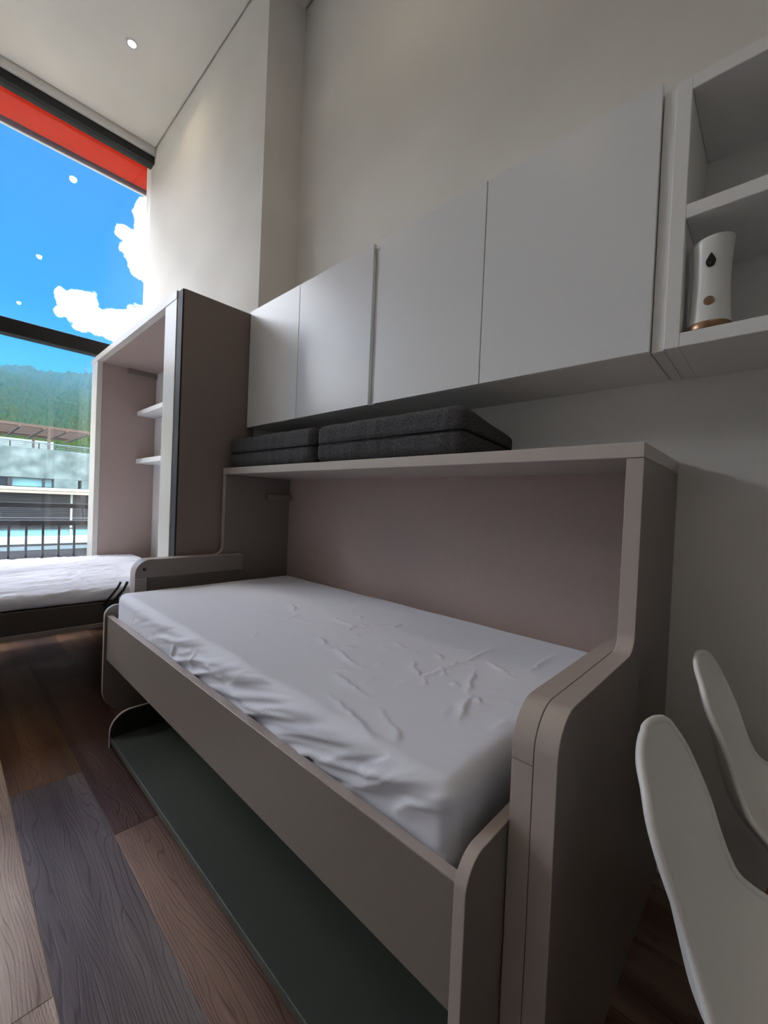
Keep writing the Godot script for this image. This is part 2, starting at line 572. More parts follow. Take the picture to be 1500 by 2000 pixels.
func materials() -> void:
	var soft := noise_tex(0.004, Color(0.955, 0.955, 0.955), Color(1, 1, 1), 512, 3, 8)
	M.wall = textured(mat(Color(0.925, 0.915, 0.90), 0.85, 0.3), soft, 0.5)
	M.ceiling = textured(mat(Color(0.925, 0.91, 0.89), 0.9, 0.3), soft, 0.5)
	M.rear = mat(Color(0.925, 0.915, 0.90), 0.85, 0.3)
	M.black_frame = mat(Color(0.035, 0.035, 0.038), 0.45, 0.5)
	M.grey_frame = mat(Color(0.13, 0.14, 0.15), 0.45, 0.5)
	var g := mat(Color(0.9, 0.97, 1.0, 0.02), 0.0, 0.5)
	g.transparency = BaseMaterial3D.TRANSPARENCY_ALPHA
	M.glass = g
	M.orange = mat(Color(0.90, 0.27, 0.0), 0.7)
	M.orange.backlight_enabled = true
	M.orange.backlight = Color(1.0, 0.42, 0.05)
	M.purple = mat(Color(0.25, 0.12, 0.2), 0.6)
	M.white_metal = mat(Color(0.85, 0.85, 0.87), 0.5)
	# taupe laminate
	var lam := noise_tex(0.03, Color(0.975, 0.975, 0.975), Color(1, 1, 1), 512, 4, 21)
	M.stile = textured(mat(Color(0.88, 0.86, 0.83), 0.32, 0.5), lam, 2.0)
	M.lit_edge = textured(mat(Color(0.71, 0.665, 0.64), 0.32, 0.55), lam, 2.0)  # taupe lightened so rims and tops carry daylight in their colour
	M.taupe = textured(mat(Color(0.51, 0.475, 0.45), 0.36, 0.5), lam, 2.0)
	M.taupe_edge = textured(mat(Color(0.76, 0.72, 0.69), 0.32, 0.55), lam, 2.0)
	M.rose = textured(mat(Color(0.705, 0.63, 0.605), 0.5, 0.45), lam, 2.0)
	M.dark_taupe = textured(mat(Color(0.53, 0.475, 0.445), 0.5, 0.45), lam, 2.0)
	M.bed_box = mat(Color(0.24, 0.21, 0.195), 0.5)
	M.brown_black = mat(Color(0.12, 0.105, 0.10), 0.6)
	M.desk = textured(mat(Color(0.285, 0.305, 0.28), 0.45, 0.5), lam, 2.0)
	M.white_lacquer = mat(Color(0.91, 0.915, 0.92), 0.28, 0.5)
	M.white_board = mat(Color(0.92, 0.92, 0.915), 0.5, 0.5)
	M.plastic = mat(Color(0.90, 0.90, 0.89), 0.38, 0.5)
	M.beech = mat(Color(0.72, 0.58, 0.42), 0.5)
	M.dark_metal = mat(Color(0.08, 0.08, 0.085), 0.45, 0.5)
	M.black_rubber = mat(Color(0.05, 0.05, 0.055), 0.7)
	M.sheet = mat(Color(0.90, 0.91, 0.955), 0.7, 0.35)
	M.sheet.rim_enabled = true
	M.sheet.rim = 0.25
	var felt := noise_tex(0.06, Color(0.55, 0.55, 0.55), Color(1.0, 1.0, 1.0), 512, 5, 33)
	M.charcoal = textured(mat(Color(0.40, 0.40, 0.41), 0.95, 0.2), felt, 3.0)
	M.charcoal.rim_enabled = true
	M.charcoal.rim = 0.3
	M.charcoal_seam = mat(Color(0.10, 0.10, 0.105), 0.95, 0.2)
	M.pearl = mat(Color(0.90, 0.91, 0.91), 0.3, 0.5)
	M.gold = mat(Color(0.60, 0.48, 0.39), 0.3, 0.5, 0.85)
	M.gold_dark = mat(Color(0.55, 0.45, 0.36), 0.4, 0.5, 0.6)
	M.black = mat(Color(0.02, 0.02, 0.02), 0.5)
	var stain := noise_tex(0.012, Color(0.55, 0.58, 0.58), Color(1, 1, 1), 512, 5, 41)
	M.concrete = textured(mat(Color(0.43, 0.50, 0.51), 0.9, 0.3), stain, 0.22)
	M.pale = mat(Color(0.62, 0.69, 0.68), 0.8)
	M.beige = mat(Color(0.66, 0.62, 0.56), 0.8)
	M.slate = mat(Color(0.075, 0.10, 0.135), 0.6)
	M.dark_glass = mat(Color(0.10, 0.14, 0.18), 0.15)
	M.teal = mat(Color(0.36, 0.56, 0.60), 0.3)
	M.timber = mat(Color(0.28, 0.225, 0.20), 0.8)
	M.rail_grey = mat(Color(0.30, 0.38, 0.42), 0.6)
	M.slat = mat(Color(0.10, 0.13, 0.16), 0.5)
	M.ground = textured(mat(Color(0.74, 0.70, 0.62), 0.95, 0.2), stain, 0.02)
	M.hill = mat(Color(0.11, 0.18, 0.08), 1.0, 0.1)
	M.mast = mat(Color(0.14, 0.20, 0.27), 0.6)
	M.street = mat(Color(0.36, 0.38, 0.40), 0.9)

func room() -> void:
	# floor of oak planks
	var fl := struct("floor", bx(-4.5, -0.16, -0.10, 1.9, -0.012, 3.7, 0.0), M.brown_black, "dark oak plank floor with embossed grain", "floor")
	var wt := wood_textures()
	var tones := [Color(0.63, 0.545, 0.505), Color(0.53, 0.515, 0.53), Color(1.0, 0.97, 0.93), Color(0.42, 0.32, 0.29), Color(0.56, 0.44, 0.33)]  # pale and bluish tones hold window reflection painted into the planks
	var mats := []
	for c in tones:
		var m := mat(c, 0.42, 0.5)
		m.albedo_texture = wt[0]
		m.heightmap_enabled = true
		m.heightmap_texture = wt[1]
		m.heightmap_scale = 0.09
		mats.append(m)
	var rng := RandomNumberGenerator.new()
	rng.seed = 77
	var L := 1.5
	for r in range(-1, 17):
		var z0 := 0.055 + 0.22 * r
		var joint := rng.randf_range(0, L)
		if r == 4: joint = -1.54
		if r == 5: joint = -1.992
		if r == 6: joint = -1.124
		var za := maxf(z0, 0.0)
		var zb := minf(z0 + 0.22, 3.6)
		if zb - za < 0.02: continue
		for k in range(-6, 7):
			var xa := maxf(joint + k * L, -4.36)
			var xb := minf(joint + (k + 1) * L, 1.8)
			if xb - xa < 0.02: continue
			var ti := rng.randi_range(0, 4)
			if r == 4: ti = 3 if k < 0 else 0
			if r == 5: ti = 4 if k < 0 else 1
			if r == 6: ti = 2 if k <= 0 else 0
			var u0 := rng.randf()
			var v0 := rng.randf()
			var st := begin()
			var b := 0.0016
			var lo := Vector3(xa, -0.012, za)
			var hi := Vector3(xb, 0.0, zb)
			var uv := func(p: Vector3) -> Vector2: return Vector2(u0 + (p.x - xa) / 3.0, v0 + (p.z - za) / 0.66)
			var T := [Vector3(lo.x + b, 0, lo.z + b), Vector3(lo.x + b, 0, hi.z - b), Vector3(hi.x - b, 0, hi.z - b), Vector3(hi.x - b, 0, lo.z + b)]
			var B := [Vector3(lo.x, -b, lo.z), Vector3(lo.x, -b, hi.z), Vector3(hi.x, -b, hi.z), Vector3(hi.x, -b, lo.z)]
			var D := [lo, Vector3(lo.x, -0.012, hi.z), Vector3(hi.x, -0.012, hi.z), Vector3(hi.x, -0.012, lo.z)]
			var faces := [[T[0], T[1], T[2], T[3]]]
			for e in 4:
				var e2 := (e + 1) % 4
				faces.append([B[e], B[e2], T[e2], T[e]])
				faces.append([D[e], D[e2], B[e2], B[e]])
			for f in faces:
				for q in [0, 2, 1, 0, 3, 2]:
					st.set_uv(uv.call(f[q]))
					st.add_vertex(f[q])
			st.generate_normals()
			st.generate_tangents()
			part("plank", st.commit(), mats[ti], fl)
	# walls
	struct("wall_back", bx(-2.347, 0, -0.2, 1.8, 4.45, 0.0, 0.0), M.wall, "tall off-white plaster wall behind bed and cabinets", "wall")
	struct("wall_pier", bx(-4.5, 0, -0.2, -2.347, 4.45, 0.26, 0.0), M.wall, "off-white wall pier standing proud beside the window", "wall")
	struct("wall_right", bx(1.8, 0, -0.2, 2.0, 4.45, 3.8, 0.0), M.rear, "plain wall at the far end of the room", "wall")
	struct("wall_front", bx(-4.5, 0, 3.6, 1.8, 4.45, 3.8, 0.0), M.rear, "plain white wall across the room from the bed", "wall")
	struct("wall_left", bx(-4.5, -0.2, 0.26, -4.28, 0.46, 3.6, 0.0), M.wall, "low wall under the window", "wall")
	# ceiling with a shadow gap along the walls
	var ce := struct("ceiling", bx(-4.5, 4.295, -0.2, 2.0, 4.5, 3.8, 0.0), M.ceiling, "off-white plaster ceiling with a shadow gap at the walls", "ceiling")
	part("panel", bx(-4.26, 4.275, 0.272, -2.359, 4.295, 3.588, 0.0), M.ceiling, ce)
	part("panel", bx(-2.359, 4.275, 0.012, 1.788, 4.295, 3.588, 0.0), M.ceiling, ce)
	struct("trim_1", bx(-4.42, 4.217, 0.26, -4.268, 4.295, 3.6, 0.001), M.ceiling, "narrow white strip between ceiling and black window frame", "trim")

func window() -> void:
	var w := Node3D.new()
	w.name = "window_1"
	add_child(w)
	tag(w, "tall black framed window looking out on a hill", "window", "", "structure")
	var fr := part("top_frame", bx(-4.34, 4.150, 0.26, -4.30, 4.217, 3.6, 0.002), M.black_frame, w)
	part("inner_track", bx(-4.40, 4.150, 0.26, -4.34, 4.217, 3.6, 0.002), M.grey_frame, fr)
	part("transom", bx(-4.40, 2.300, 0.26, -4.30, 2.416, 3.6, 0.004), M.black_frame, w)
	part("bottom_frame", bx(-4.40, 0.46, 0.26, -4.30, 0.53, 3.6, 0.002), M.black_frame, w)
	part("side_frame", bx(-4.40, 0.53, 3.53, -4.30, 4.150, 3.6, 0.002), M.black_frame, w)
	part("mullion", bx(-4.40, 0.53, 1.90, -4.30, 2.300, 1.97, 0.002), M.black_frame, w)
	part("pane", bx(-4.376, 2.41, 0.261, -4.370, 4.155, 3.54, 0.0), M.glass, w)
	part("pane", bx(-4.376, 0.525, 0.261, -4.370, 2.305, 1.905, 0.0), M.glass, w)
	part("pane", bx(-4.376, 0.525, 1.965, -4.370, 2.305, 3.54, 0.0), M.glass, w)

func outside() -> void:
	# this building: an added slab overhead blocking the sun, the orange fascia, and the balcony
	struct("sun_block_slab", bx(-5.0, 4.5, -3, 4, 4.8, 3.8, 0.0), M.pale, "unseen slab added above the room to block the sun", "slab")
	var o := thing("orange_valance", "translucent orange cloth fascia board hanging outside above the window", "valance", Vector3.ZERO)
	part("board", bx(-4.79, 4.165, -2.0, -4.75, 4.5, 6.0, 0.002), M.orange, o)  # translucent awning cloth; daylight from behind shows through
	part("drip_edge", bx(-4.795, 4.140, -2.0, -4.745, 4.165, 6.0, 0.001), M.purple, o)
	part("drip_lip", bx(-4.80, 4.128, -2.0, -4.775, 4.140, 6.0, 0.001), M.white_metal, o)
	struct("balcony_slab", bx(-4.9, -0.25, -2, -4.5, 0.0, 6, 0.0), M.pale, "narrow balcony slab outside the window", "slab")
	var rl := thing("balcony_railing", "dark metal railing with upright bars outside the window", "railing", Vector3.ZERO)
	var xr := -4.66
	var k := (4.66 / 4.6)
	var ry := func(y: float) -> float: return 1.12 + (y - 1.12) * k
	part("top_rail", bx(xr - 0.025, ry.call(0.971), -0.6, xr + 0.02, ry.call(1.012), 4.5, 0.004), M.dark_metal, rl)
	part("middle_rail", bx(xr - 0.025, ry.call(0.817), -0.6, xr + 0.02, ry.call(0.862), 4.5, 0.004), M.dark_metal, rl)
	part("bottom_rail", bx(xr - 0.02, 0.06, -0.6, xr + 0.02, 0.10, 4.5, 0.004), M.dark_metal, rl)
	part("wire", tube([Vector3(xr, ry.call(0.884), -0.6), Vector3(xr, ry.call(0.884), 4.5)], 0.003, 6), M.white_metal, rl)
	var bar := bx(-0.008, 0.10, -0.008, 0.008, ry.call(0.817), 0.008, 0.001)
	for i in 44:
		var b := part("bar", bar, M.dark_metal, rl)
		b.position = Vector3(xr, 0, -0.52 + 0.1117 * i + 0.0045)
	for z in [-0.55, 1.95, 4.4]:
		part("post", bx(xr - 0.025, 0.0, z - 0.025, xr + 0.025, ry.call(0.971), z + 0.025, 0.002), M.dark_metal, rl)

	# the concrete house opposite
	var D := -20.0
	var h := thing("concrete_house", "weathered concrete house with dark louvred windows across the street", "building", Vector3.ZERO)
	part("parapet_wall", bx(D - 0.3, 1.56, -16, D, 2.65, 16, 0.01), M.concrete, h)
	part("parapet_wall", bx(D - 0.3, 1.23, -16, D, 1.56, -2.30, 0.01), M.concrete, h)
	part("parapet_wall", bx(D - 0.3, 1.23, -2.18, D, 1.56, -1.43, 0.01), M.concrete, h)
	part("slot_frame", bx(D - 0.28, 1.535, -1.43, D - 0.02, 1.56, 4.0, 0.002), M.slate, h)
	part("slot_frame", bx(D - 0.28, 1.25, -1.43, D - 0.02, 1.56, -1.40, 0.002), M.slate, h)
	part("slot_post", bx(D - 0.2, 1.25, -1.17, D - 0.04, 1.54, -1.11, 0.002), M.slate, h)
	part("slot_post", bx(D - 0.2, 1.25, -0.25, D - 0.04, 1.54, -0.12, 0.002), M.slate, h)
	part("slot_pane", bx(D - 0.26, 1.25, -1.40, D - 0.2, 1.54, -0.2, 0.0), M.teal, h)
	part("slot_pane", bx(D - 0.26, 1.25, -0.2, D - 0.2, 1.54, 4.0, 0.0), M.dark_glass, h)
	part("parapet_wall", bx(D - 0.3, 1.23, 4.0, D, 1.56, 16, 0.01), M.concrete, h)
	part("roof_slab", bx(D - 8, 2.2, -16, D - 0.3, 2.55, 16, 0.01), M.concrete, h)
	part("ledge", bx(D - 0.5, 1.115, -16, D + 0.35, 1.22, 16, 0.01), M.pale, h)
	part("ledge_fascia", bx(D - 0.5, 1.00, -16, D + 0.28, 1.115, 16, 0.01), M.beige, h)
	part("louvre_backing", bx(D - 0.6, -0.3, -16, D - 0.45, 1.0, 16, 0.0), M.slate, h)
	var st := begin()
	for i in 17:
		var y := -0.24 + 0.073 * i
		add_box(st, Vector3(D - 0.45, y, -1.98), Vector3(D - 0.40, y + 0.028, 10), 0.002)
	part("louvre_slats", done(st), M.slat, h).set_meta("kind", "stuff")
	part("mullion", bx(D - 0.42, -0.62, -2.08, D - 0.30, 1.0, -2.02, 0.004), M.pale, h)
	for z in [-2.52, 3.2, 7.5]:
		part("mullion", bx(D - 0.42, -0.3, z, D - 0.30, 1.0, z + 0.06, 0.004), M.slate, h)
	part("window_band", bx(D - 0.5, -0.62, -16, D - 0.38, -0.3, 16, 0.0), M.teal, h)
	part("window_sill", bx(D - 0.5, -0.36, -16, D - 0.3, -0.30, 16, 0.004), M.slate, h)
	part("lower_ledge", bx(D - 0.5, -0.89, -16, D - 0.1, -0.62, 16, 0.01), M.pale, h)
	part("lower_wall", bx(D - 0.5, -12, -16, D - 0.2, -0.89, 16, 0.01), M.slate, h)
	part("lower_band", bx(D - 0.3, -1.12, -16, D - 0.08, -0.98, 16, 0.01), M.rail_grey, h)
	part("rear_wall", bx(D - 8, -12, -16, D - 7.7, 2.2, 16, 0.01), M.concrete, h)
	# pergola on its roof
	var pg := thing("pergola", "brown timber pergola on the roof of the concrete house", "pergola", Vector3.ZERO)
	var PX := D - 1.0
	var f := (absf(PX) / absf(D))
	var py := func(y: float) -> float: return 1.12 + (y - 1.12) * f
	part("front_beam", bx(PX - 0.1, py.call(3.42), -2.75, PX, py.call(3.51), 10, 0.005), M.timber, pg)
	part("rear_beam", bx(PX - 4.1, py.call(3.42), -2.75, PX - 4.0, py.call(3.51), 10, 0.005), M.timber, pg)
	for i in 18:
		part("rafter", bx(PX - 4.4, py.call(3.36), -2.70 + 0.72 * i, PX + 0.1, py.call(3.42), -2.62 + 0.72 * i, 0.003), M.timber, pg)
	for i in 10:
		part("slat", bx(PX - 0.30 - 0.42 * i, py.call(3.51), -2.8, PX - 0.16 - 0.42 * i, py.call(3.54), 10, 0.002), M.timber, pg)
	for z in [-1.44, 3.0, 7.0]:
		for x in [PX - 0.08, PX - 4.08]:
			part("post", bx(x, 2.55, z, x + 0.08, py.call(3.42), z + 0.09, 0.003), M.timber, pg)
	part("back_screen", bx(PX - 4.6, 2.55, -2.2, PX - 4.5, 3.45, 10, 0.0), M.pale, pg)
	var rr := thing("roof_railing", "thin grey railing with level bars along the concrete parapet", "railing", Vector3.ZERO)
	for i in 4:
		part("bar", bx(D - 0.18, 2.68 + 0.065 * i, -14, D - 0.15, 2.695 + 0.065 * i, 14, 0.0), M.rail_grey, rr)
	part("top_rail", bx(D - 0.19, 2.86, -14, D - 0.13, 2.90, 14, 0.0), M.rail_grey, rr)
	for i in 33:
		part("post", bx(D - 0.18, 2.65, -13.15 + 0.81 * i, D - 0.14, 2.86, -13.11 + 0.81 * i, 0.0), M.dark_metal, rr)
	# street level
	struct("street", bx(-700, -12.4, -600, 400, -12.0, 600, 0.0), M.ground, "street level far below", "ground")
	# wooded hill
	var nz := FastNoiseLite.new()
	nz.seed = 2
	nz.frequency = 0.012
	nz.fractal_octaves = 4
	var hz := func(x: float, z: float) -> float:
		var t := clampf((-x - 90.0) / 240.0, 0, 1)
		var top := 66.0 + 0.0 * z
		if z < -22: top = 66.0 + (-22.0 - z) * 0.22
		else: top = 66.0 + (z + 22.0) * 0.12
		top = clampf(top, 50, 90)
		return -12.0 + (top + 12.0) * (0.35 * t + 0.65 * t * t * (3 - 2 * t)) + nz.get_noise_2d(x, z) * 9.0 * t * (1.0 - t) * 3.0
	var sth := begin(true)
	var nx := 26
	var nzz := 60
	for i in nx:
		for j in nzz:
			var x0 := -80.0 - 11.0 * i
			var x1 := x0 - 11.0
			var z0 := -330.0 + 10.0 * j
			var z1 := z0 + 10.0
			quad(sth, Vector3(x0, hz.call(x0, z0), z0), Vector3(x1, hz.call(x1, z0), z0), Vector3(x1, hz.call(x1, z1), z1), Vector3(x0, hz.call(x0, z1), z1))
	struct("hill", done(sth), M.hill, "green hill rising behind the concrete house", "hill")
	var mm := MultiMesh.new()
	mm.transform_format = MultiMesh.TRANSFORM_3D
	mm.use_colors = true
	var crown := begin(true)
	var sp := SphereMesh.new()
	sp.radius = 1.0
	sp.height = 2.0
	sp.radial_segments = 10
	sp.rings = 6
	var arr := sp.get_mesh_arrays()
	var vv: PackedVector3Array = arr[Mesh.ARRAY_VERTEX]
	var ii: PackedInt32Array = arr[Mesh.ARRAY_INDEX]
	var lump := FastNoiseLite.new()
	lump.seed = 6
	lump.frequency = 0.9
	for q in ii:
		var p := vv[q]
		crown.add_vertex(p * (1.0 + 0.55 * lump.get_noise_3dv(p * 1.6)))
	mm.mesh = done(crown)
	var rng := RandomNumberGenerator.new()
	rng.seed = 5
	var N := 22000
	mm.instance_count = N
	for i in N:
		var x := rng.randf_range(-335, -110)
		var z := rng.randf_range(-260, 200)
		if i < 19000:
			x = rng.randf_range(-333, -150)
			z = rng.randf_range(0.0, 1.0) * 85.0 - 92.0
		elif z > -92 and z < -7: z += 110.0
		# the bald shoulder near the ridge on the right keeps few trees
		var bald := x < -296 and z < -34
		var s := rng.randf_range(0.7, 1.7) * (0.35 if bald else 1.0) * (1.0 if i < 19000 else 1.8)
		var y: float = hz.call(x, z)
		mm.set_instance_transform(i, Transform3D(Basis().rotated(Vector3.UP, rng.randf() * TAU).scaled(Vector3(s, s * rng.randf_range(1.2, 2.8), s)), Vector3(x, y + s * 0.5, z)))
		var t := rng.randf()
		mm.set_instance_color(i, Color(0.016, 0.042, 0.014).lerp(Color(0.026, 0.040, 0.011), t))
	var lm := mat(Color.WHITE, 1.0, 0.1)
	lm.vertex_color_use_as_albedo = true
	var tr := MultiMeshInstance3D.new()
	tr.name = "forest_trees"
	tr.multimesh = mm
	tr.material_override = lm
	add_child(tr)
	tag(tr, "dense green trees covering the hillside", "trees", "", "stuff")
	# summer haze between the houses and the hill
	var hm := FogMaterial.new()
	hm.density = 0.0017
	hm.albedo = Color(0.42, 0.74, 1.0)
	var fog := FogVolume.new()
	fog.name = "summer_haze"
	fog.size = Vector3(115, 78, 560)
	fog.material = hm
	fog.position = Vector3(-240, 27, -40)
	add_child(fog)
	tag(fog, "pale blue summer haze in front of the hillside", "haze", "", "stuff")
	# mast on the ridge
	var ms := thing("radio_mast", "thin lattice radio mast on the hill ridge", "mast", Vector3(-322, hz.call(-322, -61), -61))
	for s in [[-1, -1], [-1, 1], [1, -1], [1, 1]]:
		part("leg", tube([Vector3(0.9 * s[0], 0, 0.9 * s[1]), Vector3(0.15 * s[0], 7.0, 0.15 * s[1])], 0.10, 5), M.mast, ms)
	for q in 5:
		var w := 0.9 - 0.75 * (q + 0.5) / 5.0
		part("cross_brace", bx(-w, 0.7 + 1.3 * q, -w, w, 0.85 + 1.3 * q, w, 0.0), M.mast, ms)
	part("aerial", tube([Vector3(0, 6.5, 0), Vector3(0, 10.5, 0)], 0.12, 5), M.mast, ms)

func bed() -> void:
	var b := thing("fold_down_bed", "taupe fold-down bed frame lowered under a deep top shelf", "bed", Vector3.ZERO)
	part("top_shelf", bx(-2.332, 1.256, 0.0, -0.231, 1.292, 0.45, 0.0015), M.taupe_edge, b)
	var side := rounded([[0.0, 0.0, 0], [0.0, 1.2545, 0], [0.45, 1.2545, 0], [0.45, 0.80, 0.045], [0.909, 0.80, 0.07], [0.909, 0.0, 0]])
	part("side_panel", extrude(side, -0.268, -0.231, M.taupe), null, b)
	part("side_panel", extrude(side, -2.332, -2.295, M.taupe), null, b)
	var cap := rounded([[0.348, 0.711, 0], [0.348, 0.80, 0.004], [0.909, 0.80, 0.07], [0.909, 0.711, 0]])
	var leg := rounded([[0.855, 0.0, 0], [0.855, 0.7095, 0], [0.909, 0.7095, 0], [0.909, 0.0, 0]])
	part("arm_board", extrude(cap, -0.3055, -0.2690, M.taupe), null, b)
	part("arm_leg", extrude(leg, -0.3055, -0.2690, M.taupe), null, b)
	var al := part("arm_board", extrude(cap, -2.294, -2.2575, M.taupe), null, b)
	part("arm_leg", extrude(leg, -2.294, -2.2575, M.taupe), null, b)
	var cover := lathe([[0.0, 0.0], [0.007, 0.0], [0.0075, 0.0008], [0.0, 0.001]], 16)
	var sc := part("screw_cover", cover, M.black, al)
	sc.rotation.z = -PI / 2
	sc.position = Vector3(-2.2573, 0.752, 0.868)
	part("back_panel", bx(-2.295, 0.0, 0.002, -0.268, 1.256, 0.02, 0.0), M.rose, b)
	part("cleat", bx(-2.294, 1.118, 0.022, -2.262, 1.155, 0.19, 0.002), M.taupe, b)
	part("cleat", bx(-0.301, 1.118, 0.022, -0.269, 1.155, 0.19, 0.002), M.taupe, b)
	# the frame that swings down
	var fr := part("front_rail", bx(-2.235, 0.352, 1.003, -0.3285, 0.5532, 1.025, 0.0015), M.taupe, b)
	part("lit_edge_strip", bx(-2.235, 0.5532, 1.0035, -0.3285, 0.5542, 1.0245, 0.0), M.lit_edge, fr)  # top of the rail painted paler, as if lit from above
	var ep := rounded([[0.30, 0.08, 0.05], [0.30, 0.60, 0.05], [1.035, 0.60, 0.05], [1.035, 0.08, 0.13]])
	part("end_panel", extrude(ep, -0.328, -0.3075, M.taupe), null, b)
	part("end_panel", extrude(ep, -2.2565, -2.2365, M.taupe), null, b)
	part("base_board", bx(-2.235, 0.445, 0.06, -0.329, 0.475, 1.002, 0.001), M.dark_taupe, b)
	# the desk leaf that tucks away beneath
	part("desk_leaf", bx(-2.094, 0.020, 0.22, -0.36, 0.045, 1.033, 0.002), M.desk, b)
	var de := rounded([[0.60, 0.0, 0], [0.60, 0.15, 0.03], [1.036, 0.15, 0.085], [1.036, 0.0, 0]])
	part("desk_end", extrude(de, -2.110, -2.095, M.brown_black), null, b)  # end faces coloured dark to hold the shade beneath the bed
	part("desk_end", extrude(de, -0.359, -0.344, M.brown_black), null, b)

func bed_mattress() -> void:
	var m := thing("mattress", "single mattress in a creased white fitted sheet on the taupe bed", "mattress", Vector3.ZERO)
	var tops := [[[-0.693, 0.776], [-0.681, 0.681], [-0.664, 0.286]], [[-0.852, 0.833], [-0.688, 0.867]], [[-0.773, 0.923], [-0.623, 0.957], [-0.533, 0.984]], [[-0.629, 0.876], [-0.563, 0.915], [-0.503, 0.961]], [[-0.773, 0.597], [-0.719, 0.647], [-0.681, 0.681]], [[-0.609, 0.507], [-0.564, 0.596], [-0.537, 0.672]], [[-0.526, 0.66], [-0.501, 0.75], [-0.465, 0.805]], [[-0.664, 0.286], [-0.64, 0.225], [-0.61, 0.19]], [[-0.508, 0.412], [-0.503, 0.299], [-0.493, 0.207]], [[-0.623, 0.421], [-0.497, 0.49]], [[-1.003, 0.694], [-0.894, 0.734], [-0.821, 0.754]], [[-1.399, 0.616], [-1.252, 0.578]], [[-1.564, 0.485], [-1.427, 0.551]], [[-1.104, 0.567], [-1.072, 0.373]], [[-1.122, 0.679], [-1.032, 0.707]], [[-0.912, 0.522], [-0.842, 0.538]], [[-0.764, 0.48], [-0.717, 0.512]], [[-0.691, 0.568], [-0.638, 0.607]], [[-0.674, 0.674], [-0.632, 0.707]], [[-0.419, 0.783], [-0.406, 0.699]], [[-1.27, 0.487], [-1.133, 0.503], [-1.103, 0.575]], [[-1.056, 0.331], [-1.023, 0.397]], [[-1.003, 0.731], [-0.969, 0.631]], [[-0.596, 0.656], [-0.592, 0.632]], [[-0.509, 0.665], [-0.492, 0.686]], [[-1.394, 0.547], [-1.357, 0.645]]]
	warp.seed = 44
	warp.frequency = 9.0
	for c in tops: add_crease(c, true, 0.0056, 0.0062)
	var rng := RandomNumberGenerator.new()
	rng.seed = 19
	for k in 34:                                      # short stray creases over the middle of the bed
		var p := Vector2(rng.randf_range(-1.55, -0.45), rng.randf_range(0.2, 0.8))
		var d := Vector2.from_angle(rng.randf_range(0.0, PI)) * rng.randf_range(0.02, 0.07)
		add_crease([[p.x, p.y], [p.x + d.x, p.y + d.y]], true, 0.0030, 0.005)
	for k in 5:                                       # fan of pulls at the end under the arm
		var z := 0.70 + 0.045 * k
		add_crease([[-0.368, z], [-0.44, z + 0.02]], true, 0.0016, 0.006)
	var fronts := [[[-1.335, 0.623], [-1.21, 0.609], [-1.015, 0.577], [-0.82, 0.612], [-0.578, 0.662]], [[-1.16, 0.575], [-1.056, 0.625], [-0.96, 0.655]], [[-0.725, 0.55], [-0.635, 0.603], [-0.52, 0.674]], [[-1.482, 0.584], [-1.358, 0.621]], [[-1.507, 0.603], [-1.535, 0.55]], [[-1.335, 0.623], [-1.365, 0.556]], [[-0.575, 0.61], [-0.497, 0.67], [-0.45, 0.692]], [[-0.663, 0.52], [-0.594, 0.56], [-0.494, 0.626], [-0.404, 0.666]], [[-0.575, 0.615], [-0.546, 0.609], [-0.49, 0.654]], [[-0.49, 0.56], [-0.445, 0.603], [-0.391, 0.631]], [[-0.847, 0.528], [-0.794, 0.533], [-0.737, 0.555]], [[-0.698, 0.514], [-0.631, 0.531], [-0.586, 0.559]]]
	for c in fronts: add_crease(c, false, 0.0095, 0.0095)
	for k in 14:                                      # gathers at the head end
		var x := -2.12 + 0.045 * k + rng.randf_range(-0.01, 0.01)
		add_crease([[x, 0.545], [x - 0.01 + rng.randf_range(-0.02, 0.02), 0.60 + rng.randf_range(0.0, 0.02)]], false, 0.0036, 0.006)
	var nz := FastNoiseLite.new()
	nz.seed = 12
	nz.frequency = 3.2
	nz.fractal_octaves = 3
	var disp := func(p: Vector3, n: Vector3) -> float:
		var h := nz.get_noise_3d(p.x * 0.8, p.y, p.z * 0.8) * 0.0025
		var fr := maxf(n.z, 0.0)
		if fr > 0.05:
			# the loose sheet bellies out over the long side
			h += fr * (0.013 * (1.0 - minf(1.0, 3.2 * absf(nz.get_noise_3d(p.x * 0.85 - p.y * 2.6, p.y * 1.1, 3.0)))) - 0.003) * smoothstep(-2.1, -1.2, p.x)
		return h + crease_height(p) if n.y > -0.2 else h
	part("fitted_sheet", soft_box(Vector3(-2.205, 0.478, 0.065), Vector3(-0.362, 0.662, 0.996), 0.035, 0.0058, disp), M.sheet, m)

